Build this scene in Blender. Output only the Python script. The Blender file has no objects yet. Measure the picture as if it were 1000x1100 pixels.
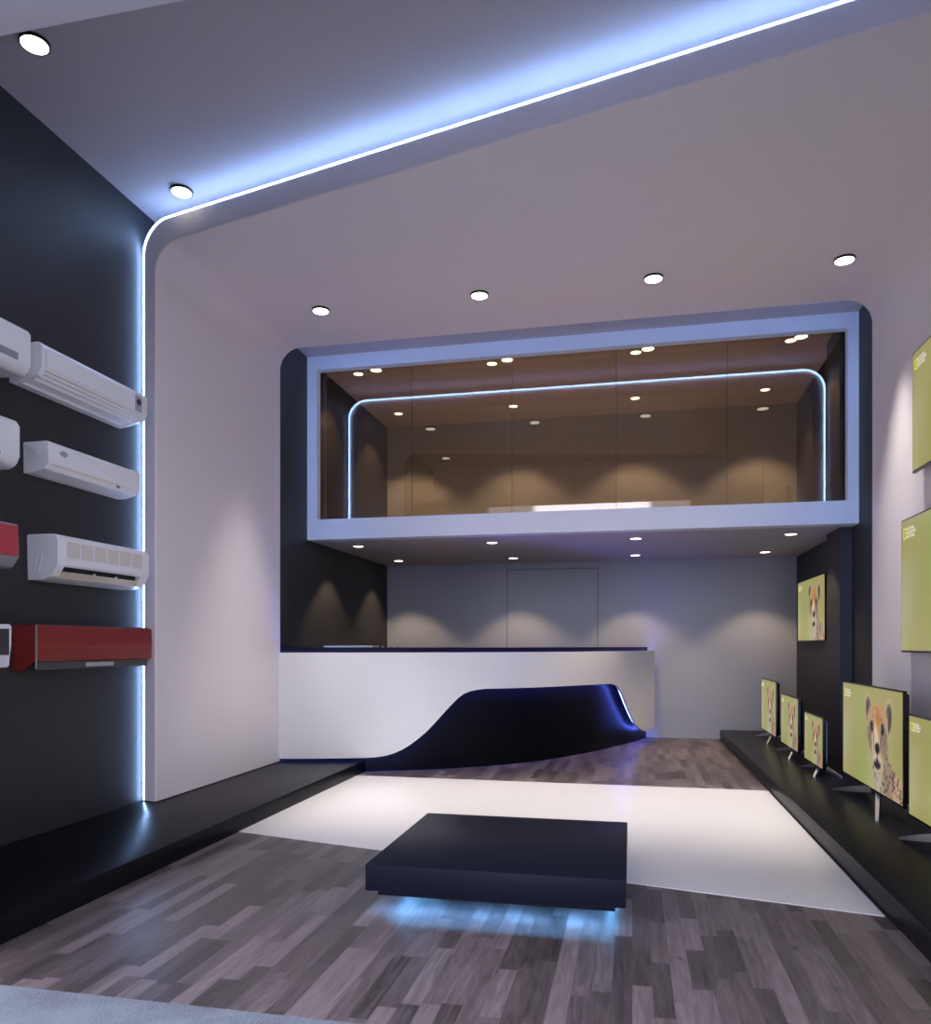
import bpy, bmesh, math, random
from mathutils import Vector, Matrix
import numpy as np
random.seed(4)
scn = bpy.context.scene
C = scn.collection
PI = math.pi

# ------------------------------------------------------------------ room measures (metres)
XL, XR = -3.35, 2.015          # side walls
ZC = 4.236                     # ceiling
YF0, YF1 = 2.33, 2.58          # shop front wall
YB = 10.364                    # back wall
LXL, LXR, LZ = -3.22, 1.872, 3.966   # inside of the curved lining
LYB = 6.72                     # its rear edge
MY, MZ0, MZ1 = 7.635, 2.309, 2.50    # mezzanine front, soffit, floor
PL, PR = 0.111, 0.117          # plinth heights
def front_y(x): return 4.813 - 0.2333 * (x + 3.35)

# ------------------------------------------------------------------ materials
def new_mat(name):
    m = bpy.data.materials.new(name); m.use_nodes = True
    nt = m.node_tree
    return m, nt, nt.nodes.get('Principled BSDF')
def N(nt, t, **kw):
    n = nt.nodes.new(t)
    for k, v in kw.items(): setattr(n, k, v)
    return n
def mat(name, col, rough=0.5, metal=0.0, bump=0.0, bscale=200.0, var=0.0, vscale=6.0, spec=0.5, coat=0.0, ior=1.5):
    m, nt, b = new_mat(name)
    b.inputs['Base Color'].default_value = (*col, 1)
    b.inputs['Roughness'].default_value = rough
    b.inputs['Metallic'].default_value = metal
    b.inputs['Specular IOR Level'].default_value = spec
    b.inputs['Coat Weight'].default_value = coat
    b.inputs['IOR'].default_value = ior
    tc = N(nt, 'ShaderNodeTexCoord')
    nz = N(nt, 'ShaderNodeTexNoise'); nz.inputs['Scale'].default_value = vscale; nz.inputs['Detail'].default_value = 4
    nt.links.new(tc.outputs['Object'], nz.inputs['Vector'])
    mr = N(nt, 'ShaderNodeMapRange'); mr.inputs['To Min'].default_value = 1 - var; mr.inputs['To Max'].default_value = 1 + var
    nt.links.new(nz.outputs['Fac'], mr.inputs['Value'])
    vm = N(nt, 'ShaderNodeVectorMath', operation='SCALE'); vm.inputs[0].default_value = col
    nt.links.new(mr.outputs['Result'], vm.inputs['Scale'])
    nt.links.new(vm.outputs['Vector'], b.inputs['Base Color'])
    if bump:
        n2 = N(nt, 'ShaderNodeTexNoise'); n2.inputs['Scale'].default_value = bscale
        nt.links.new(tc.outputs['Object'], n2.inputs['Vector'])
        bp = N(nt, 'ShaderNodeBump'); bp.inputs['Strength'].default_value = bump; bp.inputs['Distance'].default_value = 0.002
        nt.links.new(n2.outputs['Fac'], bp.inputs['Height']); nt.links.new(bp.outputs['Normal'], b.inputs['Normal'])
    return m
def emit(name, col, s):
    m = bpy.data.materials.new(name); m.use_nodes = True; nt = m.node_tree; nt.nodes.clear()
    e = N(nt, 'ShaderNodeEmission'); e.inputs['Color'].default_value = (*col, 1); e.inputs['Strength'].default_value = s
    o = N(nt, 'ShaderNodeOutputMaterial'); nt.links.new(e.outputs[0], o.inputs[0])
    return m

M = {}
M['charcoal'] = mat('charcoal_paint', (0.024, 0.0225, 0.024), 0.55, var=0.04)
M['black_wall'] = M['charcoal']
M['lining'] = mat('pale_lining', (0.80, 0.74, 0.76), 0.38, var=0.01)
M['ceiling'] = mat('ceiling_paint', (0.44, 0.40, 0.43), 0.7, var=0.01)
M['frame'] = mat('white_frame', (0.68, 0.68, 0.72), 0.45, var=0.01)
M['greywall'] = mat('grey_back_wall', (0.36, 0.37, 0.41), 0.7, var=0.02)
M['facade'] = mat('facade_render', (0.56, 0.53, 0.58), 0.8, bump=0.3, bscale=90, var=0.03)
M['gloss_black'] = mat('satin_black', (0.007, 0.007, 0.009), 0.30, var=0.05, ior=1.16)
M['counter_black'] = mat('counter_black', (0.004, 0.004, 0.007), 0.35, ior=1.2)
M['counter_white'] = mat('counter_white', (0.80, 0.80, 0.82), 0.22, var=0.01)
M['navy'] = mat('dark_navy_lacquer', (0.008, 0.010, 0.020), 0.38, var=0.05, ior=1.18)
M['ac_white'] = mat('white_plastic', (0.88, 0.88, 0.91), 0.28)
M['ac_grey'] = mat('grey_plastic', (0.30, 0.30, 0.33), 0.35)
M['ac_dark'] = mat('dark_plastic', (0.045, 0.045, 0.045), 0.4)
M['ac_cream_lit'] = mat('lit_cream_plastic', (0.85, 0.74, 0.58), 0.4)  # yellowish light on ridges, slots and flap is put into this colour
M['ac_mesh'] = mat('filter_mesh', (0.72, 0.66, 0.62), 0.6, bump=0.5, bscale=900, var=0.08, vscale=40)
M['ac_red'] = mat('red_lacquer', (0.24, 0.024, 0.024), 0.28, coat=0.15)
M['ac_red_pale'] = mat('red_panel', (0.50, 0.06, 0.075), 0.35)
M['silver'] = mat('silver_metal', (0.62, 0.62, 0.66), 0.3, metal=0.9)
M['badge'] = mat('silver_badge', (0.5, 0.5, 0.54), 0.35, metal=0.3)
M['tv_black'] = mat('tv_black_plastic', (0.008, 0.008, 0.009), 0.25)
M['lamp_black'] = mat('lamp_black_ring', (0.006, 0.006, 0.006), 0.5)
M['inlay'] = mat('white_floor_slab', (0.79, 0.76, 0.74), 0.25, var=0.015, vscale=2)
M['logo_yellow'] = emit('logo_yellow', (0.75, 0.70, 0.08), 1.0)
M['logo_white'] = emit('logo_white', (0.80, 0.80, 0.68), 1.0)
M['lens'] = emit('spotlight_lens', (1.0, 0.93, 0.86), 6.0)
LED = (0.22, 0.48, 1.0)
M['led'] = emit('blue_white_led', (0.33, 0.54, 1.0), 42.0)
M['led_back'] = emit('blue_led_rear', (0.26, 0.45, 1.0), 32.0)
M['led_deep'] = emit('deep_blue_led', (0.10, 0.16, 1.0), 42.0)
M['led_top'] = emit('violet_blue_led', (0.16, 0.16, 1.0), 34.0)
M['led_cyan'] = emit('sky_blue_led', (0.16, 0.47, 1.0), 34.0)

def wood():
    m, nt, b = new_mat('grey_parquet')
    L = nt.links.new
    tc = N(nt, 'ShaderNodeTexCoord'); sx = N(nt, 'ShaderNodeSeparateXYZ'); L(tc.outputs['Object'], sx.inputs[0])
    def mth(op, a, bb=None, c=None):
        n = N(nt, 'ShaderNodeMath', operation=op)
        for i, v in enumerate((a, bb, c)):
            if v is None: continue
            if isinstance(v, (int, float)): n.inputs[i].default_value = v
            else: L(v, n.inputs[i])
        return n.outputs[0]
    W = 0.069
    cx = mth('DIVIDE', sx.outputs['X'], W); ci = mth('FLOOR', cx)
    wn = N(nt, 'ShaderNodeTexWhiteNoise', noise_dimensions='1D'); L(ci, wn.inputs['W'])
    wn2 = N(nt, 'ShaderNodeTexWhiteNoise', noise_dimensions='1D'); L(mth('ADD', ci, 71.3), wn2.inputs['W'])
    ln = mth('MULTIPLY_ADD', wn2.outputs['Value'], 0.30, 0.34)
    yy = mth('DIVIDE', mth('MULTIPLY_ADD', wn.outputs['Value'], 3.7, sx.outputs['Y']), ln)
    yi = mth('FLOOR', yy)
    cb = N(nt, 'ShaderNodeCombineXYZ'); L(ci, cb.inputs[0]); L(yi, cb.inputs[1])
    w3 = N(nt, 'ShaderNodeTexWhiteNoise', noise_dimensions='2D'); L(cb.outputs[0], w3.inputs['Vector'])
    # grain
    off = N(nt, 'ShaderNodeVectorMath', operation='SCALE'); L(w3.outputs['Color'], off.inputs[0]); off.inputs['Scale'].default_value = 37.0
    add = N(nt, 'ShaderNodeVectorMath', operation='ADD'); L(tc.outputs['Object'], add.inputs[0]); L(off.outputs[0], add.inputs[1])
    mp = N(nt, 'ShaderNodeMapping'); mp.inputs['Scale'].default_value = (30, 2.6, 1); L(add.outputs[0], mp.inputs['Vector'])
    g = N(nt, 'ShaderNodeTexNoise'); g.inputs['Scale'].default_value = 1.0; g.inputs['Detail'].default_value = 6; g.inputs['Roughness'].default_value = 0.62; g.inputs['Distortion'].default_value = 1.6
    L(mp.outputs[0], g.inputs['Vector'])
    mp2 = N(nt, 'ShaderNodeMapping'); mp2.inputs['Scale'].default_value = (160, 8, 1); L(add.outputs[0], mp2.inputs['Vector'])
    g2 = N(nt, 'ShaderNodeTexNoise'); g2.inputs['Scale'].default_value = 1.0; g2.inputs['Detail'].default_value = 3; L(mp2.outputs[0], g2.inputs['Vector'])
    val = mth('MULTIPLY_ADD', w3.outputs['Value'], 0.58, -0.04)
    val = mth('MULTIPLY_ADD', g.outputs['Fac'], 1.05, val)
    val = mth('MULTIPLY_ADD', g2.outputs['Fac'], 0.16, val)
    val = mth('SUBTRACT', val, 0.37)
    cr = N(nt, 'ShaderNodeValToRGB'); L(val, cr.inputs['Fac'])
    e = cr.color_ramp.elements
    e[0].position = 0.1; e[0].color = (0.042, 0.031, 0.030, 1)
    e[1].position = 0.95; e[1].color = (0.245, 0.197, 0.20, 1)
    k = e.new(0.5); k.color = (0.118, 0.092, 0.091, 1)
    # knots
    vo = N(nt, 'ShaderNodeTexVoronoi'); vo.inputs['Scale'].default_value = 1.0
    mp3 = N(nt, 'ShaderNodeMapping'); mp3.inputs['Scale'].default_value = (4.2, 1.9, 1); L(tc.outputs['Object'], mp3.inputs['Vector']); L(mp3.outputs[0], vo.inputs['Vector'])
    kn = N(nt, 'ShaderNodeMapRange'); L(vo.outputs['Distance'], kn.inputs['Value']); kn.inputs['From Min'].default_value = 0.015; kn.inputs['From Max'].default_value = 0.07
    kn.inputs['To Min'].default_value = 0.35
    # joints
    fx = mth('FRACT', cx); fy = mth('FRACT', yy)
    jx = mth('MINIMUM', fx, mth('SUBTRACT', 1.0, fx)); jy = mth('MULTIPLY', mth('MINIMUM', fy, mth('SUBTRACT', 1.0, fy)), 7.0)
    j = mth('MINIMUM', jx, jy)
    jr = N(nt, 'ShaderNodeMapRange'); L(j, jr.inputs['Value']); jr.inputs['From Max'].default_value = 0.02; jr.inputs['To Min'].default_value = 0.72
    sc = N(nt, 'ShaderNodeVectorMath', operation='SCALE'); L(cr.outputs[0], sc.inputs[0]); L(mth('MULTIPLY', jr.outputs[0], kn.outputs[0]), sc.inputs['Scale'])
    L(sc.outputs[0], b.inputs['Base Color'])
    b.inputs['Roughness'].default_value = 0.36
    rr = mth('MULTIPLY_ADD', g.outputs['Fac'], 0.16, 0.30); L(rr, b.inputs['Roughness'])
    bp = N(nt, 'ShaderNodeBump'); bp.inputs['Strength'].default_value = 0.12; bp.inputs['Distance'].default_value = 0.002; L(g2.outputs['Fac'], bp.inputs['Height']); L(bp.outputs[0], b.inputs['Normal'])
    return m
M['wood'] = wood()

def concrete():
    m, nt, b = new_mat('pavement_concrete'); L = nt.links.new
    tc = N(nt, 'ShaderNodeTexCoord')
    a = N(nt, 'ShaderNodeTexNoise'); a.inputs['Scale'].default_value = 3; a.inputs['Detail'].default_value = 8; a.inputs['Roughness'].default_value = 0.7; L(tc.outputs['Object'], a.inputs['Vector'])
    c = N(nt, 'ShaderNodeTexNoise'); c.inputs['Scale'].default_value = 160; c.inputs['Detail'].default_value = 2; L(tc.outputs['Object'], c.inputs['Vector'])
    mx = N(nt, 'ShaderNodeMath', operation='MULTIPLY_ADD'); L(c.outputs['Fac'], mx.inputs[0]); mx.inputs[1].default_value = 0.8; L(a.outputs['Fac'], mx.inputs[2])
    cr = N(nt, 'ShaderNodeValToRGB'); L(mx.outputs[0], cr.inputs['Fac'])
    cr.color_ramp.elements[0].position = 0.65; cr.color_ramp.elements[0].color = (0.085, 0.095, 0.115, 1)
    cr.color_ramp.elements[1].position = 1.0; cr.color_ramp.elements[1].color = (0.235, 0.26, 0.30, 1)
    L(cr.outputs[0], b.inputs['Base Color']); b.inputs['Roughness'].default_value = 0.75
    return m
M['concrete'] = concrete()

def glass():
    m = bpy.data.materials.new('bronze_tinted_glass'); m.use_nodes = True; nt = m.node_tree; nt.nodes.clear(); L = nt.links.new
    t = N(nt, 'ShaderNodeBsdfTransparent'); t.inputs['Color'].default_value = (0.62, 0.56, 0.465, 1)
    g = N(nt, 'ShaderNodeBsdfGlossy'); g.inputs['Roughness'].default_value = 0.0; g.inputs['Color'].default_value = (1, 0.98, 0.95, 1)
    f = N(nt, 'ShaderNodeFresnel'); f.inputs['IOR'].default_value = 1.6
    mx = N(nt, 'ShaderNodeMixShader'); L(f.outputs[0], mx.inputs[0]); L(t.outputs[0], mx.inputs[1]); L(g.outputs[0], mx.inputs[2])
    o = N(nt, 'ShaderNodeOutputMaterial'); L(mx.outputs[0], o.inputs[0])
    return m
M['glass'] = glass()

# ------------------------------------------------------------------ mesh helpers
def obj(name, bm, m, parent=None, smooth=False, loc=None):
    bmesh.ops.recalc_face_normals(bm, faces=bm.faces)
    me = bpy.data.meshes.new(name); bm.to_mesh(me); bm.free()
    for mm in (m if isinstance(m, (list, tuple)) else [m]): me.materials.append(mm)
    if smooth:
        me.polygons.foreach_set('use_smooth', [True] * len(me.polygons))
        me.set_sharp_from_angle(angle=math.radians(smooth if smooth is not True else 35))
    o = bpy.data.objects.new(name, me); C.objects.link(o)
    if parent: o.parent = parent
    if loc: o.location = loc
    return o
def box(bm, x0, x1, y0, y1, z0, z1, bev=0.0, seg=2):
    r = bmesh.ops.create_cube(bm, size=1.0)
    vs = r['verts']
    for v in vs:
        v.co = Vector(((x0 + x1) / 2 + v.co.x * (x1 - x0), (y0 + y1) / 2 + v.co.y * (y1 - y0), (z0 + z1) / 2 + v.co.z * (z1 - z0)))
    if bev:
        es = list({e for v in vs for e in v.link_edges})
        bmesh.ops.bevel(bm, geom=es, offset=bev, segments=seg, affect='EDGES', profile=0.5)
    return bm
def bx(*a, **k): return box(bmesh.new(), *a, **k)
def prism(bm, poly, axis, a, b, bev=0.0, seg=2, ends_only=False):
    """extrude a closed polygon along an axis from a to b. axis 'y': poly=(x,z); 'z': poly=(x,y); 'x': poly=(y,z)"""
    def mk(p, t):
        if axis == 'y': return (p[0], t, p[1])
        if axis == 'z': return (p[0], p[1], t)
        return (t, p[0], p[1])
    v0 = [bm.verts.new(mk(p, a)) for p in poly]; v1 = [bm.verts.new(mk(p, b)) for p in poly]
    n = len(poly)
    f = [bm.faces.new(v0), bm.faces.new(v1[::-1])]
    for i in range(n): f.append(bm.faces.new((v0[i], v1[i], v1[(i + 1) % n], v0[(i + 1) % n])))
    if bev:
        es = set(e for ff in (f[0], f[1]) for e in ff.edges)
        if not ends_only: es |= set(e for ff in f for e in ff.edges)
        bmesh.ops.bevel(bm, geom=list(es), offset=bev, segments=seg, affect='EDGES', profile=0.5, clamp_overlap=True)
    return bm
def cyl(bm, cx, cy, z0, z1, r, r2=None, n=40):
    r2 = r if r2 is None else r2
    v0 = [bm.verts.new((cx + r * math.cos(2 * PI * i / n), cy + r * math.sin(2 * PI * i / n), z0)) for i in range(n)]
    v1 = [bm.verts.new((cx + r2 * math.cos(2 * PI * i / n), cy + r2 * math.sin(2 * PI * i / n), z1)) for i in range(n)]
    bm.faces.new(v0); bm.faces.new(v1)
    for i in range(n): bm.faces.new((v0[i], v0[(i + 1) % n], v1[(i + 1) % n], v1[i]))
    return bm
def arc(cx, cz, r, a0, a1, n):
    return [(cx + r * math.cos(math.radians(a0 + (a1 - a0) * i / n)), cz + r * math.sin(math.radians(a0 + (a1 - a0) * i / n))) for i in range(n + 1)]
def structure(o): o['kind'] = 'structure'; return o
def tag(o, label, cat, group=None):
    o['label'] = label; o['category'] = cat
    if group: o['group'] = group
    return o
def thing(name, label, cat, loc=(0, 0, 0), group=None, rotz=0):
    o = bpy.data.objects.new(name, None); C.objects.link(o); o.location = loc; o.rotation_euler = (0, 0, rotz); o.empty_display_size = 0.1
    return tag(o, label, cat, group)
def S(name, bm, m, parent=None, **k): return structure(obj(name, bm, m, parent, **k)) if parent is None else obj(name, bm, m, parent, **k)
def sweep(bm, pts, w, closed=False):
    """square-section tube of half width w along 3-D points"""
    rings = []
    n = len(pts)
    P = [Vector(p) for p in pts]
    for i in range(n):
        t = (P[min(i + 1, n - 1)] - P[max(i - 1, 0)]).normalized()
        ref = Vector((0, 1, 0)) if abs(t.y) < 0.8 else Vector((1, 0, 0))
        a = t.cross(ref).normalized(); b = t.cross(a).normalized()
        rings.append([bm.verts.new(P[i] + a * sx * w + b * sy * w) for sx, sy in ((1, 1), (-1, 1), (-1, -1), (1, -1))])
    for i in range(n - 1):
        for k in range(4): bm.faces.new((rings[i][k], rings[i][(k + 1) % 4], rings[i + 1][(k + 1) % 4], rings[i + 1][k]))
    bm.faces.new(rings[0]); bm.faces.new(rings[-1])
    return bm

# ------------------------------------------------------------------ the shell
S('floor', bx(XL - .1, XR + .1, YF0, YB + .1, -.1, 0), M['wood'])
S('ground', bx(-14, 14, -14, YF0, -.1, 0), M['concrete'])
bm = bmesh.new()   # white inlaid floor area with the slanting front edge
e = 0.0
poly = [(-2.493, front_y(-2.493) - .045), (1.09, front_y(1.09) - .045), (1.09, 6.745), (-2.493, 6.745)]
prism(bm, poly, 'z', 0.0, 0.004)
S('floor_inlay', bm, M['inlay'])
S('wall_left', bx(XL - .1, XL, YF1, YB + .1, 0, ZC), M['charcoal'])
S('wall_right', bx(XR, XR + .1, YF1, YB + .1, 0, ZC), M['charcoal'])
S('wall_back', bx(XL, XR, YB, YB + .1, 0, ZC), M['greywall'])
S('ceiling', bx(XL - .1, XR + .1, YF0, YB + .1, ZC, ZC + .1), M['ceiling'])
bm = bmesh.new()
box(bm, XL - .3, -2.43, YF0, YF1, 0, ZC + .3); box(bm, .93, XR + .3, YF0, YF1, 0, ZC + .3); box(bm, -2.43, .93, YF0, YF1, 3.583, ZC + .3)
S('wall_front', bm, M['facade'])
S('pillar', bx(1.91, XR, 7.865, 8.366, PR, ZC), M['charcoal'])

# curved lining: side, top, side in one bent shell
def outline(xl, xr, zt, r, zb, n=14, top=24):
    p = [(xl, zb), (xl, zb + .5), (xl, zt - r)] + [(xl + r - r * math.cos(PI / 2 * i / n), zt - r + r * math.sin(PI / 2 * i / n)) for i in range(1, n + 1)]
    p += [(xl + r + (xr - xl - 2 * r) * i / top, zt) for i in range(1, top + 1)]
    p += [(xr - r + r * math.sin(PI / 2 * i / n), zt - r + r * math.cos(PI / 2 * i / n)) for i in range(1, n + 1)]
    p += [(xr, zb + .5), (xr, zb)]
    return p
oo = outline(XL + .026, XR - .026, 4.125, .22, PR)
ii = outline(LXL, LXR, LZ, .20, PR)
bm = bmesh.new()
cen = Vector((-.67, 2.0))
rows = []
def ring(pts, yf): return [bm.verts.new((x, yf(x), z)) for x, z in pts]
rows.append(ring(oo, lambda x: LYB)); rows.append(ring(oo, lambda x: front_y(x)))
def lerp(a, b, t): return [(p[0] + (q[0] - p[0]) * t, p[1] + (q[1] - p[1]) * t) for p, q in zip(a, b)]
rb = 0.016
for k in range(5):
    a = k / 4 * PI / 2
    # rounding the front inner edge
    t = 1 - (rb * (1 - math.sin(a))) / 0.14
    rows.append(ring(lerp(oo, ii, t), (lambda a: lambda x: front_y(x) + rb * (1 - math.cos(a)))(a)))
rows.append(ring(ii, lambda x: LYB))
for a, b in list(zip(rows, rows[1:])) + [(rows[-1], rows[0])]:
    for i in range(len(a) - 1): bm.faces.new((a[i], a[i + 1], b[i + 1], b[i]))
for idx in (0, -1): bm.faces.new([r[idx] for r in rows])
S('wall_lining', bm, M['lining'], smooth=30)

# LED strips of the lining (front and rear edge)
def led_path(off, yf): return [(x, yf(x), z) for x, z in outline(XL + .026 + off, XR - .026 - off, 4.125 - off, .215, PR + .002)]
bm = sweep(bmesh.new(), led_path(-.0062, lambda x: front_y(x) + .0045), .0055)
tag(obj('led_strip', bm, M['led']), 'bluish white light strip tracing the front edge of the pale lining', 'light strip')
bm = sweep(bmesh.new(), led_path(.0, lambda x: LYB + .008), .0075)
tag(obj('led_strip', bm, M['led_back']), 'blue light strip along the rear edge of the lining, mirrored in the upper glass', 'light strip')

# mezzanine
S('floor_mezzanine', bx(XL, XR, MY + .16, YB, MZ0, MZ1), M['ceiling'])
w = S('window_1', (lambda b: (box(b, XL, XR, MY, MY + .16, MZ0, 2.52), box(b, XL, XR, MY, MY + .09, 4.093, ZC),
      box(b, XL, -3.24, MY, MY + .09, 2.52, 4.093), box(b, 1.922, XR, MY, MY + .09, 2.52, 4.093), b)[-1])(bmesh.new()), M['frame'])
seams = [XL + .002, -2.242, -1.189, -.152, .888, XR - .002]
for a, b in zip(seams, seams[1:]):
    obj('glass_pane', bx(a + .002, b - .002, 7.765, 7.775, 2.52, ZC - .002), M['glass'], w)
for a in seams[1:-1]: obj('pane_joint', bx(a - .002, a + .002, 7.765, 7.775, 2.52, ZC - .002), M['lamp_black'], w)
# flush door in the back wall
d = S('door_1', bx(-1.645, -.45, YB - .006, YB, 0, 2.21), M['greywall'])
bm = bmesh.new(); box(bm, -1.66, -1.645, YB - .012, YB, 0, 2.225); box(bm, -.45, -.435, YB - .012, YB, 0, 2.225); box(bm, -1.66, -.435, YB - .012, YB, 2.21, 2.225)
obj('door_trim', bm, mat('grey_door_trim', (.20, .20, .21), .5), d)

# plinths
def plinth(name, poly, h, label):
    bm = prism(bmesh.new(), poly, 'z', 0, h, bev=.004, ends_only=True)
    tag(obj(name, bm, M['gloss_black'], smooth=True), label, 'platform')
# ------------------------------------------------------------------ centre podium
p = thing('display_podium', 'low square dark navy display podium glowing blue beneath, on the floor centre', 'podium', (-.5975, 3.84, 0))
def rel(bm, c):
    for v in bm.verts: v.co -= Vector(c)
    return bm
pc = (-.5975, 3.84, 0)
obj('slab', rel(bx(-1.17, -.025, 3.297, 4.382, .10, .22, bev=.006), pc), M['navy'], p, smooth=True)
bm = bmesh.new()
for q in ((-1.12, -.07, 3.33, 3.348), (-1.12, -.07, 4.322, 4.34), (-1.12, -1.102, 3.348, 4.322), (-.088, -.07, 3.348, 4.322)): box(bm, *q, .075, .10)
obj('base_tier', rel(bm, pc), M['navy'], p)
obj('foot', rel(bx(-.90, -.29, 3.68, 4.05, 0, .10), pc), M['counter_black'], p)
bm = bmesh.new()
box(bm, -1.10, -.09, 3.352, 3.392, .092, .0995); box(bm, -1.10, -.09, 4.304, 4.318, .092, .0995)
box(bm, -1.098, -1.088, 3.60, 4.304, .092, .0995); box(bm, -.102, -.092, 3.60, 4.304, .092, .0995)
lo = obj('light_strip', rel(bm, pc), M['led_cyan'], p); lo['label'] = 'glowing sky blue light strip'

# ------------------------------------------------------------------ reception counter
base_pts = [(-3.34, 6.79), (-2.95, 6.86), (-2.49, 7.0), (-2.01, 7.19), (-1.6, 7.42), (-1.2, 7.73), (-.85, 8.15), (-.46, 8.78), (-.20, 9.33), (.02, 9.83), (.175, 10.30)]
def catmull(P, k=14):
    out = []
    for i in range(len(P) - 1):
        p0 = P[max(i - 1, 0)]; p1 = P[i]; p2 = P[i + 1]; p3 = P[min(i + 2, len(P) - 1)]
        for j in range(k):
            t = j / k
            out.append(tuple(.5 * (2 * p1[c] + (p2[c] - p0[c]) * t + (2 * p0[c] - 5 * p1[c] + 4 * p2[c] - p3[c]) * t * t + (3 * p1[c] - p0[c] - 3 * p2[c] + p3[c]) * t ** 3) for c in range(2)))
    out.append(P[-1]); return out
bc = catmull(base_pts, 16)
def offset(P, d):
    out = []
    for i, q in enumerate(P):
        a = P[max(i - 1, 0)]; b = P[min(i + 1, len(P) - 1)]
        tx, ty = b[0] - a[0], b[1] - a[1]; l = math.hypot(tx, ty)
        out.append((q[0] + ty / l * d, q[1] - tx / l * d))
    return out
so = [(x, min(y, YB - .03)) for x, y in offset(bc, .11)]; si = [(x, min(y, YB - .03)) for x, y in offset(bc, .085)]
bi = [(max(x, XL + .01), min(y, YB - .06)) for x, y in offset(bc, -.55)]
lp = [(x, y - .012) for x, y in bc if x < -2.48][::4]
plinth('display_platform', [(XL + .002, YF1 + .01), (-2.47, YF1 + .01), (-2.47, 6.973)] + lp[::-1] + [(XL + .002, 6.775)], PL, 'long low black display platform under the air conditioners on the left wall')
plinth('display_platform', [(1.10, YF1 + .01), (XR - .002, YF1 + .01), (XR - .002, YB), (1.10, YB)], PR, 'long low black display platform on the right carrying the television sets')
# swoosh cut: lower edge height of the shell as a function of x/y ratio (seen along the plan curve)
SW = [(0.114, 0.141), (0.884, 0.143), (1.005, 0.147), (1.099, 0.16), (1.174, 0.181), (1.25, 0.213), (1.325, 0.257), (1.402, 0.312), (1.479, 0.374), (1.557, 0.452), (1.635, 0.534), (1.715, 0.616), (1.795, 0.691), (1.857, 0.732), (1.919, 0.754), (2.003, 0.768), (2.089, 0.774), (2.454, 0.772), (2.892, 0.77), (3.434, 0.767), (3.836, 0.762), (4.076, 0.757), (4.203, 0.731), (4.322, 0.651), (4.398, 0.563), (4.507, 0.438), (4.619, 0.325), (4.7, 0.256), (4.797, 0.199), (4.927, 0.153), (5.077, 0.122), (5.246, 0.118), (5.373, 0.137)]
def zlow(s):
    if s <= SW[0][0]: return SW[0][1]
    for (a, za), (b, zb) in zip(SW, SW[1:]):
        if s <= b: return za + (zb - za) * (s - a) / (b - a)
    return SW[-1][1]
ct = thing('reception_counter', 'curved white reception counter with a swooping dark recess and black top', 'counter', (-1.9, 7.5, 0))
cc = (-1.9, 7.5, 0)
# dark base body
bm = bmesh.new(); prism(bm, bc + bi[::-1], 'z', 0, 1.135)
obj('dark_base', rel(bm, cc), M['counter_black'], ct, smooth=20)
bt = offset(bc, .02)
bt = [(max(x, XL + .01), min(y, YB - .05)) for x, y in bt]; bi2 = [(max(x, XL + .01), min(y, YB - .05)) for x, y in offset(bc, -.60)]
bm = bmesh.new(); prism(bm, bt + bi2[::-1], 'z', 1.136, 1.176)
obj('countertop', rel(bm, cc), M['gloss_black'], ct, smooth=20)
# white shell
dens_o = catmull(so, 4); dens_i = catmull(si, 4)
bm = bmesh.new(); cols = []
arcl = [0]
for i in range(1, len(dens_o)): arcl.append(arcl[-1] + math.dist(dens_o[i], dens_o[i - 1]))
NZ = 6
ZT = 1.13
for k, (o_, i_) in enumerate(zip(dens_o, dens_i)):
    zl = zlow(arcl[k])
    zs = [zl + (ZT - zl) * j / NZ for j in range(NZ + 1)]
    cols.append(([bm.verts.new((*o_, z)) for z in zs], [bm.verts.new((*i_, z)) for z in zs]))
for (a, b), (c, d_) in zip(cols, cols[1:]):
    for j in range(NZ):
        bm.faces.new((a[j], c[j], c[j + 1], a[j + 1])); bm.faces.new((b[j], b[j + 1], d_[j + 1], d_[j]))
    bm.faces.new((a[0], b[0], d_[0], c[0])); bm.faces.new((a[NZ], c[NZ], d_[NZ], b[NZ]))
for a, b in (cols[0], cols[-1]):
    for j in range(NZ): bm.faces.new((a[j], b[j], b[j + 1], a[j + 1]))
obj('white_shell', rel(bm, cc), M['counter_white'], ct, smooth=30)
# light strips tucked behind the shell edge
dens_m = catmull([(x, min(y, YB - .04)) for x, y in offset(bc, .076)], 4)
pts = [(x, y, zlow(s) + .022) for (x, y), s in zip(dens_m, arcl) if x > XL + .03][::3]
lo = obj('edge_light_strip', rel(sweep(bmesh.new(), pts, .005), cc), M['led_deep'], ct); lo['label'] = 'deep blue light strip behind the swooping edge'
dens_t = catmull([(x, min(y, YB - .04)) for x, y in offset(bc, .05)], 4)
pts = [(x, y, 1.09) for (x, y) in dens_t][::6]
lo = obj('top_light_strip', rel(sweep(bmesh.new(), pts, .006), cc), M['led_top'], ct); lo['label'] = 'deep blue light strip under the countertop edge'

# little things on the counter
tag(obj('tray', bx(-3.05, -2.53, 7.36, 7.56, 1.177, 1.194, bev=.003), M['ac_white']), 'thin white tray lying flat on the dark end of the countertop', 'tray')
for k, xx in enumerate((-2.46, -2.40, -2.33, -2.26)):
    o = obj('small_dish', cyl(bmesh.new(), 0, 0, 0, .014, .012, .016, 20), M['ac_white'], smooth=True, loc=(xx, 7.47, 1.177))
    tag(o, 'tiny pale dish in the short row beside the white tray on the countertop', 'dish', 'tiny dishes beside the tray')

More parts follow.
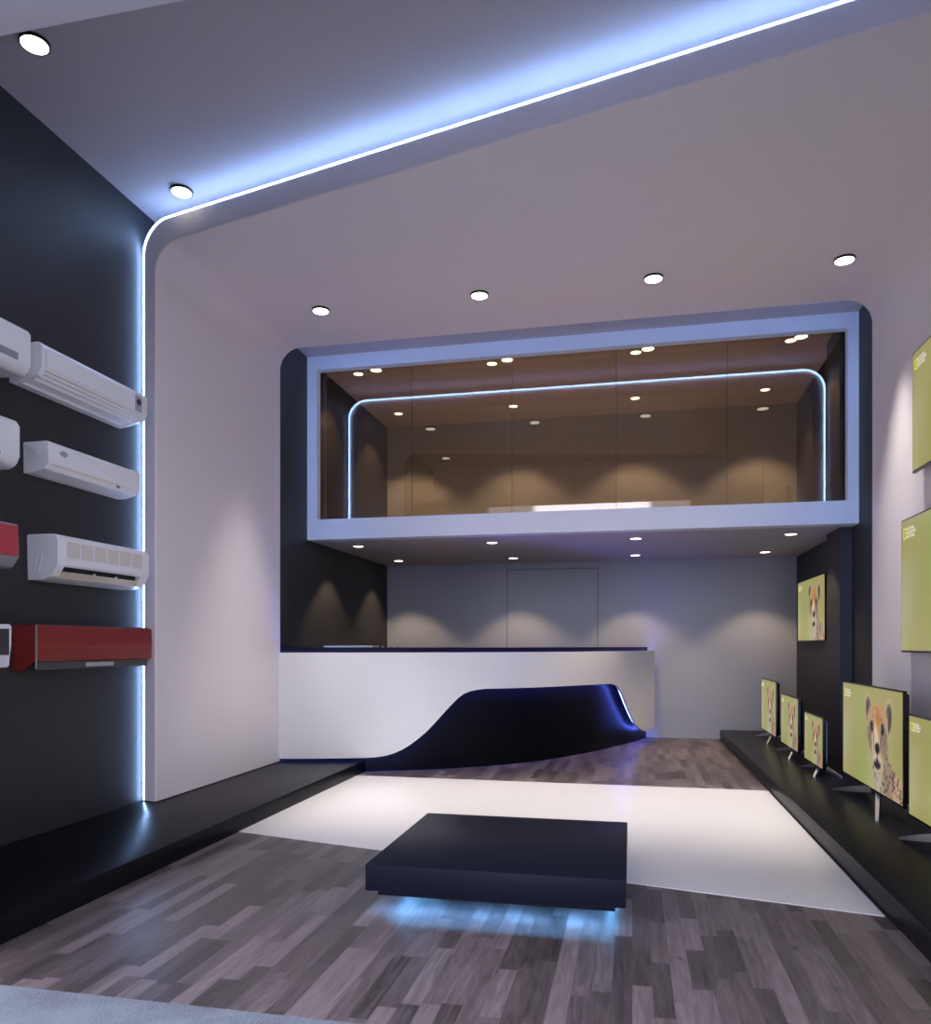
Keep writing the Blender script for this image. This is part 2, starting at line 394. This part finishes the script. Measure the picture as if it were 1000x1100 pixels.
# ------------------------------------------------------------------ ceiling spotlights
def make_spot(r=.065, depth=.010, drop=.016):
    t = bpy.data.objects.new('ceiling_spotlight', None); C.objects.link(t); t.empty_display_size = .05
    bm = bmesh.new(); n = 40
    pr = [(r + .007, 0), (r + .007, -drop), (r, -drop), (r, -drop + .006), (0.0, -drop + .006)]
    rg = [[bm.verts.new((q * math.cos(2 * PI * i / n), q * math.sin(2 * PI * i / n), z)) for i in range(n)] for q, z in pr[:4]]
    for a, b in zip(rg, rg[1:]):
        for i in range(n): bm.faces.new((a[i], a[(i + 1) % n], b[(i + 1) % n], b[i]))
    bm.faces.new(rg[0]); bm.faces.new(rg[-1])
    obj('housing', bm, M['lamp_black'], t, smooth=True)
    l = obj('lens', cyl(bmesh.new(), 0, 0, -drop - .001, -drop + .005, r - .001), M['lens'], t)
    l['label'] = 'glowing white lens'
    return t
def spotlamp(loc, W, ang, blend, col, parent, rad=.03):
    ld = bpy.data.lights.new('bulb', 'SPOT'); ld.energy = W; ld.spot_size = math.radians(ang); ld.spot_blend = blend; ld.color = col; ld.shadow_soft_size = rad
    lo = bpy.data.objects.new('bulb', ld); C.objects.link(lo); lo.location = loc; lo.parent = parent
protos = {}
def copy_tree(o, parent=None):
    c = o.copy(); C.objects.link(c); c.parent = parent
    for ch in o.children:
        d_ = ch.copy(); C.objects.link(d_); d_.parent = c
    return c
def place_spot(kind, x, y, z, label, group, W, ang, blend, col):
    r, drop = kind
    key = kind
    if key not in protos:
        protos[key] = make_spot(r, drop=drop); t = protos[key]
    else:
        t = copy_tree(protos[key])
        for ch in [c for c in t.children if c.type == 'LIGHT']: bpy.data.objects.remove(ch)
    t.location = (x, y, z); tag(t, label, 'spotlight', group)
    spots.append((t, drop, W, ang, blend, col))
spots = []
ORD = ['leftmost', 'second from the left', 'third from the left', 'rightmost']
WARM = (1.0, .74, .50); NEU = (1.0, .93, .88)
for i, x in enumerate((-2.509, -1.176, .157, 1.486)):
    place_spot((.065, .016), x, 5.99, LZ, f'round spotlight in the pale lining ceiling, {ORD[i]} of four', 'spotlights in the lining ceiling', 380, 53, 1.0, NEU)
for y, lb in ((3.355, 'round spotlight in the front ceiling next to the shop front beam'), (4.655, 'round spotlight in the front ceiling beside the blue glowing edge')):
    place_spot((.065, .016), -2.94, y, ZC, lb, 'spotlights in the front ceiling', 6, 30, .9, NEU)
place_spot((.065, .016), -.667, 3.355, ZC, 'round spotlight in the front ceiling over the middle of the entrance', 'spotlights in the front ceiling', 6, 30, .9, NEU)
place_spot((.065, .016), 1.5, 3.355, ZC, 'round spotlight in the front ceiling over the right platform', 'spotlights in the front ceiling', 6, 30, .9, NEU)
for z, W, where in ((MZ0, 56, 'under the mezzanine'), (ZC, 130, 'behind the brown glass')):
    for r_, (y, rn) in enumerate(((8.21, 'front'), (9.73, 'rear'))):
        for i, x in enumerate((-2.99, -1.474, .037, 1.543)):
            place_spot((.056, .008), x, y, z, f'small round spotlight {where}, {ORD[i]} in the {rn} row', f'spotlights {where}, {rn} row', W, 94, .4, WARM)
for i, x in enumerate((-2.715, -1.276, .156, 1.597)):
    place_spot((.063, .055), x, 8.01, ZC, f'larger black-rimmed spotlight hanging behind the brown glass, {ORD[i]} of four', 'black-rimmed spotlights behind the glass', 20, 100, .55, WARM)
for t, drop, W, ang, bl, col in spots:
    spotlamp((0, 0, -drop - .012), W, ang, bl, col, t)

# ------------------------------------------------------------------ television picture
def tv_picture(w=150, h=100):
    us = (np.arange(w + 1)) / w; vs = (np.arange(h + 1)) / h
    U, V = np.meshgrid(us, vs)     # V from the top
    rng = np.random.RandomState(3)
    def smooth(e0, e1, x):
        t = np.clip((x - e0) / (e1 - e0), 0, 1); return t * t * (3 - 2 * t)
    img = np.zeros((h + 1, w + 1, 3))
    g1 = np.array([.63, .60, .37]); g2 = np.array([.67, .67, .47]); g3 = np.array([.60, .63, .36])
    t = smooth(0, 1, .5 + .5 * np.sin(U * 9 + 1.2 + V * 1.5)) * smooth(0.1, .6, V)
    img[:] = g1; img += t[..., None] * (g2 - g1)
    t2 = np.exp(-((U - .36) / .12) ** 2); img += (t2 * .8)[..., None] * (g3 - img)
    img += (np.exp(-((U - .12) / .08) ** 2 - ((V - .6) / .3) ** 2) * .35)[..., None] * (np.array([.66, .63, .55]) - img)
    A = 1.6
    def ell(cx, cy, rx, ry, rot=0, soft=.18):
        x = (U - cx) * A; y = V - cy; c, s = math.cos(rot), math.sin(rot)
        xr = x * c + y * s; yr = -x * s + y * c
        return 1 - smooth(1 - soft, 1 + soft, np.sqrt((xr / (rx * A)) ** 2 + (yr / ry) ** 2))
    def paint(mask, col, a=1.0):
        nonlocal img
        img = img + (mask * a)[..., None] * (np.array(col) - img)
    # body and neck
    def between(fl, fr, v0, soft=.012):
        l = np.interp(V, *zip(*fl)); r = np.interp(V, *zip(*fr))
        return smooth(l - soft, l + soft, U) * (1 - smooth(r - soft, r + soft, U)) * smooth(v0 - .03, v0 + .03, V)
    neck = between([(.45, .52), (.65, .53), (.8, .565), (1, .60)], [(.45, .80), (.66, .80), (.72, .86), (.77, .95), (.82, 1.05), (1, 1.1)], .5)
    paint(neck, (.60, .52, .43))
    paint(between([(.6, .53), (.8, .57), (1, .61)], [(.6, .64), (.8, .70), (1, .74)], .62, .03), (.74, .70, .62), .8)
    paint(ell(.95, .9, .11, .17, .2, .3) * neck, (.76, .63, .51), .8)
    # ears
    for cx, cy, rot in ((.485, .215, -.22), (.800, .245, .20)):
        paint(ell(cx, cy, .062, .165, rot), (.74, .64, .50)); paint(ell(cx + (.006 if cx < .6 else .004), cy + .025, .046, .135, rot, .3), (.25, .22, .19), .95)
        paint(ell(cx + (.022 if cx < .6 else -.02), cy + .03, .018, .11, rot, .6), (.55, .48, .38), .55)
    # head
    head = between([(.12, .56), (.18, .52), (.26, .475), (.40, .455), (.5, .468), (.58, .50), (.68, .545), (.8, .59), (.84, .64)], [(.12, .70), (.18, .755), (.26, .79), (.40, .80), (.5, .795), (.58, .77), (.68, .745), (.8, .72), (.84, .67)], .16)
    head *= (1 - smooth(.80, .84, V))
    paint(head, (.70, .60, .48))
    paint(ell(.64, .24, .10, .13, 0, .6) * head, (.76, .55, .33), .8); paint(ell(.645, .33, .035, .10, 0, .6) * head, (.70, .42, .18), .7)
    paint(ell(.60, .50, .05, .14, 0, .4) * head, (.85, .76, .64), .95)
    for cx in (.50, .745): paint(ell(cx, .52, .045, .15, 0, .4) * head, (.45, .40, .35), .6)
    paint(ell(.63, .72, .075, .09, 0, .4) * head, (.78, .74, .66), .9)
    # eyes and tear lines
    for cx in (.545, .712):
        paint(ell(cx, .385, .030, .055, 0, .35), (.07, .055, .045), .9); paint(ell(cx + (.035 if cx < .6 else -.03), .38, .02, .035, 0, .5), (.75, .62, .45), .6)
    paint(ell(.575, .50, .008, .10, -.10, .5), (.22, .16, .12), .7); paint(ell(.690, .50, .008, .10, .10, .5), (.22, .16, .12), .7)
    paint(ell(.632, .585, .036, .052, 0, .25), (.03, .028, .03))
    paint(ell(.632, .65, .006, .04, 0, .5), (.08, .07, .06), .9)
    paint(ell(.632, .735, .052, .050, 0, .3), (.06, .06, .07)); paint(ell(.632, .77, .03, .02, 0, .5), (.25, .27, .32), .6)
    paint(ell(.60, .70, .022, .03, 0, .4), (.82, .76, .68), .6); paint(ell(.668, .70, .022, .03, 0, .4), (.82, .76, .68), .6)
    # spots
    fur = np.clip(neck, 0, 1)
    for k in range(120):
        cx, cy = rng.uniform(.56, 1.0), rng.uniform(.62, 1.0)
        if cx < .70 and rng.rand() < .55: continue
        paint(ell(cx, cy, rng.uniform(.006, .011), rng.uniform(.010, .022), rng.uniform(-.5, .5), .3) * fur * (1 - np.clip(head, 0, 1)), (.20, .15, .13), .60)
    for k in range(150):
        cx, cy = rng.uniform(.47, .79), rng.uniform(.18, .62)
        if .55 < cx < .70 and cy > .3: continue
        paint(ell(cx, cy, .005, .010, 0, .4) * head, (.25, .18, .14), .4)
    img *= (1 + rng.uniform(-.05, .05, (h + 1, w + 1)) * np.clip(neck + head, 0, 1))[..., None]
    return np.clip(img, 0, 1)
def srgb2lin(a): return np.where(a <= .04045, a / 12.92, ((a + .055) / 1.055) ** 2.4)
PW, PH = 150, 100
pic = srgb2lin(tv_picture(PW, PH))
def screen_mesh():
    me = bpy.data.meshes.new('screen')
    X, Z = np.meshgrid(np.arange(PW + 1) / PW - .5, 1 - np.arange(PH + 1) / PH)
    co = np.stack([X, np.zeros_like(X), Z], -1).reshape(-1, 3)
    idx = np.arange((PW + 1) * (PH + 1)).reshape(PH + 1, PW + 1)
    q = np.stack([idx[1:, :-1], idx[1:, 1:], idx[:-1, 1:], idx[:-1, :-1]], -1).reshape(-1, 4)
    me.from_pydata(co.tolist(), [], q.tolist())
    at = me.color_attributes.new('picture', 'FLOAT_COLOR', 'POINT')
    at.data.foreach_set('color', np.concatenate([pic.reshape(-1, 3), np.ones(((PW + 1) * (PH + 1), 1))], 1).ravel())
    m = bpy.data.materials.new('tv_screen'); m.use_nodes = True; nt = m.node_tree; L = nt.links.new
    b = nt.nodes['Principled BSDF']; b.inputs['Base Color'].default_value = (.004, .004, .004, 1); b.inputs['Roughness'].default_value = .25
    a = N(nt, 'ShaderNodeAttribute', attribute_name='picture'); L(a.outputs['Color'], b.inputs['Emission Color']); b.inputs['Emission Strength'].default_value = .92
    me.materials.append(m)
    return me
SCREEN = screen_mesh()
def text_mesh(s, size):
    cu = bpy.data.curves.new('logo_text', 'FONT'); cu.body = s; cu.size = size; cu.extrude = 0; cu.resolution_u = 2; cu.offset = size * .02
    o = bpy.data.objects.new('tmp', cu); C.objects.link(o)
    dg = bpy.context.evaluated_depsgraph_get(); me = bpy.data.meshes.new_from_object(o.evaluated_get(dg))
    bpy.data.objects.remove(o); return me
LOGO = []
for k, s in enumerate(('NATIONAL', 'GEOGRAPHIC', 'ABU DHABI')):
    LOGO.append(text_mesh(s, .040))
def build_tv(name, label, W, H, loc, stand, group, back=.045):
    """local frame: picture faces -y, bottom edge at z=0"""
    t = thing(name, label, 'television', loc, group, -PI / 2)
    bz = .010
    bm = bx(-W / 2, W / 2, 0, .022, 0, H, bev=.003); obj('bezel', bm, M['tv_black'], t, smooth=True)
    bm = bmesh.new()
    prof = [(-W / 2 + .01, .02), (-W / 2 + .03, back), (W / 2 - .03, back), (W / 2 - .01, .02)]
    prism(bm, [(x, y) for x, y in prof], 'z', .02, H - .02, bev=.006); obj('back_cover', bm, M['tv_black'], t, smooth=True)
    sc = bpy.data.objects.new('screen', SCREEN); C.objects.link(sc); sc.parent = t
    sc.scale = (W - 2 * bz, 1, H - 2 * bz - .004); sc.location = (0, -.0012, bz + .004); sc['label'] = 'lit picture of a cheetah before a blurred green background'
    hh = H - .02
    # channel mark in the upper left corner of the picture
    x0 = -W / 2 + bz + W * .028; zt = H - bz - H * .058; lh = H * .085; lw = lh * .62; th = lh * .13
    bm = bmesh.new()
    for a in ((x0, x0 + lw, zt - th, zt), (x0, x0 + lw, zt - lh, zt - lh + th), (x0, x0 + th, zt - lh, zt), (x0 + lw - th, x0 + lw, zt - lh, zt)):
        box(bm, a[0], a[1], -.0022, -.0016, a[2], a[3])
    obj('channel_logo', bm, M['logo_yellow'], t)
    for k, me in enumerate(LOGO):
        o = bpy.data.objects.new('logo_text', me)
        if not me.materials: me.materials.append(M['logo_white'])
        C.objects.link(o); o.parent = t; s = lh / .105
        o.rotation_euler = (PI / 2, 0, 0); o.scale = (s * 1.0, s, s); o.location = (x0 + lw + lh * .12, -.0024, zt - lh * (.28 + .34 * k))
    obj('brand_badge', bx(-.02, .02, -.002, 0, .002, .008), M['badge'], t)
    if stand:
        hz = stand
        arms = .39 * W; dep = .104 + .08 * (W - .68); ky = .055; k_ = .75 + .25 * W
        for sx in (-1, 1):
            for sy in (-1, 1):
                bm = bmesh.new()
                a = Vector((.035 * sx, ky + .012 * sy, 0)); b = Vector((arms * sx, ky + dep * sy, 0))
                side = (b - a).cross(Vector((0, 0, 1))).normalized()
                vs = []
                for q_, wd, z0, z1 in ((0, .013, -.30 * hz, .15 * hz), (.5, .011, -.66 * hz, -.30 * hz), (1, .009, -hz + .001, -hz + .016 * k_)):
                    pnt = a.lerp(b, q_)
                    vs.append([bm.verts.new(pnt + side * wd * k_ * q + Vector((0, 0, z))) for q, z in ((-1, z0), (1, z0), (1, z1), (-1, z1))])
                for r0, r1 in zip(vs, vs[1:]):
                    for k in range(4): bm.faces.new((r0[k], r0[(k + 1) % 4], r1[(k + 1) % 4], r1[k]))
                bm.faces.new(vs[0]); bm.faces.new(vs[-1])
                lo = obj('stand_leg', bm, M['silver'], t); lo['label'] = 'silver metal leg'
        obj('stand_neck', bx(-.06 * W, .06 * W, .024, .086, -.35 * hz, .05), M['tv_black'], t)
    else:
        obj('wall_bracket', bx(-.15, .15, back - .002, WB[0], H / 2 - .1, H / 2 + .1), M['tv_black'], t)
    return t
SG = 'television sets standing on the right platform'; WG = 'television sets hung on the right wall'
hz = .058
def stood(label, X, ya, yb, H, hz): build_tv('television', label, yb - ya, H, (X, (ya + yb) / 2, PR + hz), hz, SG)
stood('television on the right platform nearest the grey back wall, furthest from the entrance', 1.515, 8.86, 9.82, .609, .080)
stood('medium television on the right platform, second from the back wall', 1.51, 7.70, 8.54, .513, .073)
stood('smallest television on the right platform, in front of the dark pillar', 1.505, 6.72, 7.40, .427, .068)
stood('largest television on the right platform showing the whole cheetah portrait', 1.57, 5.03, 6.372, .697, .113)
stood('television on the right platform cut by the frame edge, nearest the entrance', 1.54, 3.79, 4.842, .58, .113)
WB = [.0]
def hung(label, X, wallx, ya, yb, z0, z1):
    WB[0] = wallx - X; build_tv('wall_television', label, yb - ya, z1 - z0, (X, (ya + yb) / 2, z0), 0, WG)
hung('television hung on the black wall beneath the mezzanine', 1.965, XR, 8.69, 10.03, 1.242, 1.955)
hung('upper of two televisions hung on the pale right wall', 1.815, LXR, 4.25, 5.64, 2.335, 3.125)
hung('lower of two televisions hung on the pale right wall', 1.815, LXR, 4.25, 5.86, 1.15, 2.056)

# ------------------------------------------------------------------ air conditioners (x = out of the wall, y = along it)
AG = 'air conditioner units on the charcoal wall'
def rounded(profile, radii, n=5):
    out = []
    k = len(profile)
    for i, p_ in enumerate(profile):
        r = radii[i] if isinstance(radii, (list, tuple)) else radii
        if r <= 0: out.append(p_); continue
        p = Vector(p_); a = (Vector(profile[i - 1]) - p).normalized(); b = (Vector(profile[(i + 1) % k]) - p).normalized()
        ang = a.angle(b); tl = r / math.tan(ang / 2); s = p + a * tl; e_ = p + b * tl
        c = p + (a + b).normalized() * (r / math.sin(ang / 2))
        a0 = math.atan2(s.y - c.y, s.x - c.x); a1 = math.atan2(e_.y - c.y, e_.x - c.x)
        dlt = (a1 - a0 + PI) % (2 * PI) - PI
        out += [(c.x + r * math.cos(a0 + dlt * j / n), c.y + r * math.sin(a0 + dlt * j / n)) for j in range(n + 1)]
    return out
def ac(label, y0, z0): return thing('air_conditioner', label, 'air conditioner', (XL, y0, z0), AG)

# top row, long ribbed unit
t = ac('long white air conditioner in the top row with ribbed underside and small dark dial', 3.638, 2.645)
L_, D_, H_ = .936, .208, .213
prof = [(0, 0), (0, H_ - .004), (.10, H_), (D_ - .02, H_ - .003), (D_, H_ - .03), (D_, .085)]
rib = [(D_ - .004, .080), (D_ - .010, .066), (D_ - .026, .066), (D_ - .030, .052), (D_ - .052, .050), (D_ - .056, .036), (D_ - .080, .034), (D_ - .084, .020), (.06, .014), (.055, 0)]
obj('body', prism(bmesh.new(), rounded(prof + rib, [0, .01, 0, .012, .02, 0] + [0] * len(rib)), 'y', .03, L_ - .03), M['ac_white'], t, smooth=25)
cap = [(0, 0), (0, H_ - .004), (D_ - .02, H_ - .002), (D_, H_ - .03), (D_, .075), (D_ - .03, .03), (.06, .006)]
for a, b in ((0, .035), (L_ - .035, L_)):
    obj('end_cap', prism(bmesh.new(), rounded(cap, [0, .01, .01, .02, .02, .02, .02]), 'y', a, b, bev=.006), M['ac_white'], t, smooth=30)
obj('seam', bx(.115, .118, -.0015, .001, .03, H_ - .01), M['ac_grey'], t)
o = obj('display_panel', bx(D_ - .004, D_ + .003, L_ - .125, L_ - .06, .075, H_ - .035, bev=.002), M['badge'], t)
bm = bmesh.new(); cyl(bm, 0, 0, 0, .004, .020); 
for v in bm.verts: v.co = Vector((v.co.z, v.co.x, v.co.y))
obj('dial', bm, M['ac_dark'], o, loc=(D_ + .003, L_ - .0925, .135))
obj('air_slot', bx(D_ - .028, D_ - .014, .05, L_ - .05, .0655, .0675), M['ac_cream_lit'], t)  # cream strip paints the yellowish highlight on the ridge

# second row, wavy unit
t = ac('white air conditioner with oval badge and wave line, second row from the top', 3.738, 2.169)
L_, D_, H_ = .82, .164, .173
prof = [(0, 0), (0, H_), (D_ - .002, H_), (D_, .055), (D_ - .03, .018), (.05, 0)]
def ac_body(t, prof, radii, L, m, ends=.006, name='body'):
    return obj(name, prism(bmesh.new(), rounded(prof, radii), 'y', 0, L, bev=ends, ends_only=True), m, t, smooth=30)
ac_body(t, prof, [0, .004, .008, .02, .02, .01], L_, M['ac_white'])
bm = bmesh.new(); cyl(bm, 0, 0, 0, .003, 1.0)
for v in bm.verts: v.co = Vector((v.co.z, v.co.x * .030, v.co.y * .017))
obj('oval_badge', bm, M['badge'], t, loc=(D_ - .001, .12, .125))
def on_front(t, name, pts, m, thick, w_):
    """raised rib following (y,z) points on the front face"""
    return obj(name, sweep(bmesh.new(), [(D_ - .0005, y, z) for y, z in pts], w_), m, t)
on_front(t, 'wave_rib', [(.24 + .56 * i / 24, .158 - .125 * (3 * (i / 24) ** 2 - 2 * (i / 24) ** 3)) for i in range(25)], M['ac_white'], 0, .0025)
bm = bmesh.new(); prism(bm, [(D_ - .006, .046), (D_ - .002, .052), (D_ - .030, .020), (D_ - .035, .024)], 'y', .03, .60)
obj('air_slot', bm, M['ac_cream_lit'], t)
obj('sensor', bx(D_ - .012, D_ - .002, .60, .625, .030, .045), M['ac_grey'], t)

# third row, unit with filter windows
t = ac('white air conditioner with six filter windows and an open dark air slot', 3.766, 1.569)
L_, D_, H_ = .84, .20, .258
prof_out = [(0, 0), (0, H_), (D_ - .02, H_), (D_, H_ - .03), (D_, .085), (D_ - .045, .020), (.10, .0)]
prof_in = [(0, 0), (0, H_), (D_ - .02, H_), (D_, H_ - .03), (D_, .090), (D_ - .012, .078), (D_ - .075, .085), (D_ - .080, .022), (D_ - .052, .016), (.10, .0)]
rad = [0, .006, .02, .03, .03, .03, .02]
obj('body', prism(bmesh.new(), rounded(prof_in, [0, .006, .02, .02, .008, 0, 0, 0, 0, 0]), 'y', .055, L_ - .075), M['ac_white'], t, smooth=30)
obj('end_cap', prism(bmesh.new(), rounded(prof_out, rad), 'y', 0, .06, bev=.006, ends_only=True), M['ac_white'], t, smooth=30)
obj('end_cap', prism(bmesh.new(), rounded(prof_out, rad), 'y', L_ - .08, L_, bev=.012, ends_only=True), M['ac_white'], t, smooth=30)
fp = obj('front_grille', bx(D_ - .004, D_ + .002, .055, L_ - .045, .120, .232, bev=.002), M['ac_white'], t)
pw = (L_ - .10 - .035) / 6
for k in range(6):
    obj('filter_window', bx(D_ + .0015, D_ + .0035, .070 + k * pw, .070 + (k + 1) * pw - .012, .130, .222), M['ac_mesh'], fp)
bm = bmesh.new()
box(bm, D_ - .078, D_ - .072, .06, L_ - .08, .03, .085)
for k in range(26): box(bm, D_ - .072, D_ - .03, .07 + k * .0265, .0725 + k * .0265, .045, .080)
obj('air_slot', bm, M['ac_dark'], t)
bm = bmesh.new(); prism(bm, [(D_ - .074, .018), (D_ - .020, .050), (D_ - .017, .047), (D_ - .070, .012)], 'y', .065, L_ - .085)
obj('flap', bm, M['ac_cream_lit'], t)
for k in range(2): 
    bm = bmesh.new(); prism(bm, [(.035 + .035 * k, .05), (.045 + .035 * k, .05), (.070 + .035 * k, .16), (.060 + .035 * k, .16)], 'y', -.002, .001)
    obj('side_vent', bm, M['counter_white'], t)
for k in range(2): obj('hinge', bx(D_ - .03, D_ - .016, .33 + k * .20, .336 + k * .20, .050, .060), M['ac_white'], t)

# fourth row, red unit
t = ac('glossy red air conditioner with dark underside in the bottom row', 3.658, 1.056)
L_, D_, H_ = 1.054, .150, .256
ac_body(t, [(.0, .0), (.0, H_), (D_ - .004, H_), (D_, .135), (D_ - .004, .055), (.06, .0)], [0, .004, .006, 0, .004, .02], L_, M['ac_red'], ends=.004)
obj('top_cover', bx(0, D_ - .01, .01, L_ - .03, H_ - .001, H_ + .005), M['ac_dark'], t)
o = obj('lower_band', prism(bmesh.new(), [(.055, -.006), (D_ - .006, .006), (D_ + .001, .050), (.055, .050)], 'y', .02, L_ - .05), M['ac_dark'], t)
obj('logo_plate', bx(D_ - .008, D_ + .004, .40, .65, .016, .040), M['badge'], o)
obj('corner_trim', bx(D_ - .003, D_ + .002, -.001, .010, .012, H_ - .002), M['silver'], t)
obj('highlight_seam', bx(D_ - .001, D_ + .0015, .012, L_ - .002, .133, .137), M['ac_red_pale'], t)

# left column units, cut by the frame
def left_unit(label, yfar, z0, H, D, prof, radii, m, L=.78):
    t = thing('air_conditioner', label, 'air conditioner', (XL, yfar - L, z0), AG)
    ac_body(t, prof, radii, L, m, ends=.012)
    return t
L_, D_, H_ = .78, .25, .232
t = left_unit('white air conditioner with grey intake slot, cut by the frame edge in the top row', 3.51, 2.622, H_, D_, [(0, 0), (0, H_), (D_, H_), (D_, .01), (D_ - .05, -.005)], [0, .01, .02, .05, .03], M['ac_white'])
obj('intake_slot', bx(D_ - .006, D_ + .002, .05, L_ - .085, .050, .088, bev=.002), M['ac_grey'], t)
t = left_unit('rounded white air conditioner with a small grey dot, second row, cut by frame edge', 3.435, 2.112, .25, D_, [(0, 0), (0, .25), (D_, .25), (D_, 0)], [0, .02, .03, .06], M['ac_white'])
bm = bmesh.new(); cyl(bm, 0, 0, 0, .003, .010)
for v in bm.verts: v.co = Vector((v.co.z, v.co.x, v.co.y))
obj('dot', bm, M['ac_grey'], t, loc=(D_ - .001, L_ - .135, .055))
t = left_unit('air conditioner with pale red front and silver rim, cut by the frame edge', 3.435, 1.595, .23, D_, [(0, 0), (0, .23), (D_ - .01, .23), (D_ - .004, .06), (D_ - .05, .0)], [0, .01, .006, .006, .03], M['ac_grey'])
obj('red_front', bx(D_ - .008, D_ + .004, .01, L_ - .012, .062, .218, bev=.003), M['ac_red_pale'], t)
t = left_unit('white framed air conditioner with dark grey front panel, bottom row', 3.385, 1.085, .222, D_, [(0, 0), (0, .222), (D_ - .004, .222), (D_, .11), (D_ - .02, .0)], [0, .01, .01, 0, .01], M['ac_white'])
obj('front_panel', bx(D_ - .006, D_ + .004, .01, L_ - .022, .065, .198, bev=.002), M['ac_dark'], t)
obj('blue_mark', bx(D_ - .012, D_ - .004, L_ - .10, L_ - .085, .018, .045), mat('blue_mark', (.05, .2, .6), .4), t)

# ------------------------------------------------------------------ sky
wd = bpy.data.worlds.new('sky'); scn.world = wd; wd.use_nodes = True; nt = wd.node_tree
bg = nt.nodes['Background']
# pale overcast sky, with an added bright patch low down for the glass reflection
tc = N(nt, 'ShaderNodeTexCoord'); sx = N(nt, 'ShaderNodeSeparateXYZ'); nt.links.new(tc.outputs['Generated'], sx.inputs[0])
def wm(op, a, b_=None, c_=None):
    n = N(nt, 'ShaderNodeMath', operation=op)
    for i, v in enumerate((a, b_, c_)):
        if v is None: continue
        if isinstance(v, (int, float)): n.inputs[i].default_value = v
        else: nt.links.new(v, n.inputs[i])
    return n.outputs[0]
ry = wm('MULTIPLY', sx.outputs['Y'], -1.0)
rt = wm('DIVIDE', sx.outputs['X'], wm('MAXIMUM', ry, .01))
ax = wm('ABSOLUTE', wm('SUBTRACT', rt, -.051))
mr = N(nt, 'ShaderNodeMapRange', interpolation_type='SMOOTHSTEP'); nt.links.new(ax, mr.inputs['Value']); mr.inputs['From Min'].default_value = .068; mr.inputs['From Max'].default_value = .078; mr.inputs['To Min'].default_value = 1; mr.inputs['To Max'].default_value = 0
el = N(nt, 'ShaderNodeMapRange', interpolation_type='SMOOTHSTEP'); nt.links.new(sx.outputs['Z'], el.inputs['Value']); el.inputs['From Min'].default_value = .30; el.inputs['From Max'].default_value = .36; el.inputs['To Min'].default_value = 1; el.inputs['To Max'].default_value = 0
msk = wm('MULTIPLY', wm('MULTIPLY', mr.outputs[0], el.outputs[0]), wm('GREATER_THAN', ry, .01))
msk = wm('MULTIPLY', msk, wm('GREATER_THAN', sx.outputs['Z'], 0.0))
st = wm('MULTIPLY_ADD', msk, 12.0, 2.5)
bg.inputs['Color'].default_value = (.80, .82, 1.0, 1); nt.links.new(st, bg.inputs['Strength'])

# ------------------------------------------------------------------ camera
cd = bpy.data.cameras.new('camera'); cam = bpy.data.objects.new('camera', cd); C.objects.link(cam)
cam.location = (0, 0, 1.2); cam.rotation_euler = (PI / 2, 0, math.atan(179 / 832))
cd.sensor_fit = 'HORIZONTAL'; cd.sensor_width = 36; cd.lens = 36 * .832
cd.shift_x = 0; cd.shift_y = 143 / 1000
cd.clip_start = .05; cd.clip_end = 100
scn.camera = cam
vs = scn.view_settings; scn.display_settings.display_device = 'sRGB'
vs.view_transform = 'Standard'; vs.look = 'None'; vs.exposure = 0.0; vs.gamma = 1.0; vs.use_curve_mapping = False
scn.cycles.use_denoising = True
scn.cycles.max_bounces = 10; scn.cycles.diffuse_bounces = 6; scn.cycles.transparent_max_bounces = 12
scn.cycles.sample_clamp_indirect = 6.0
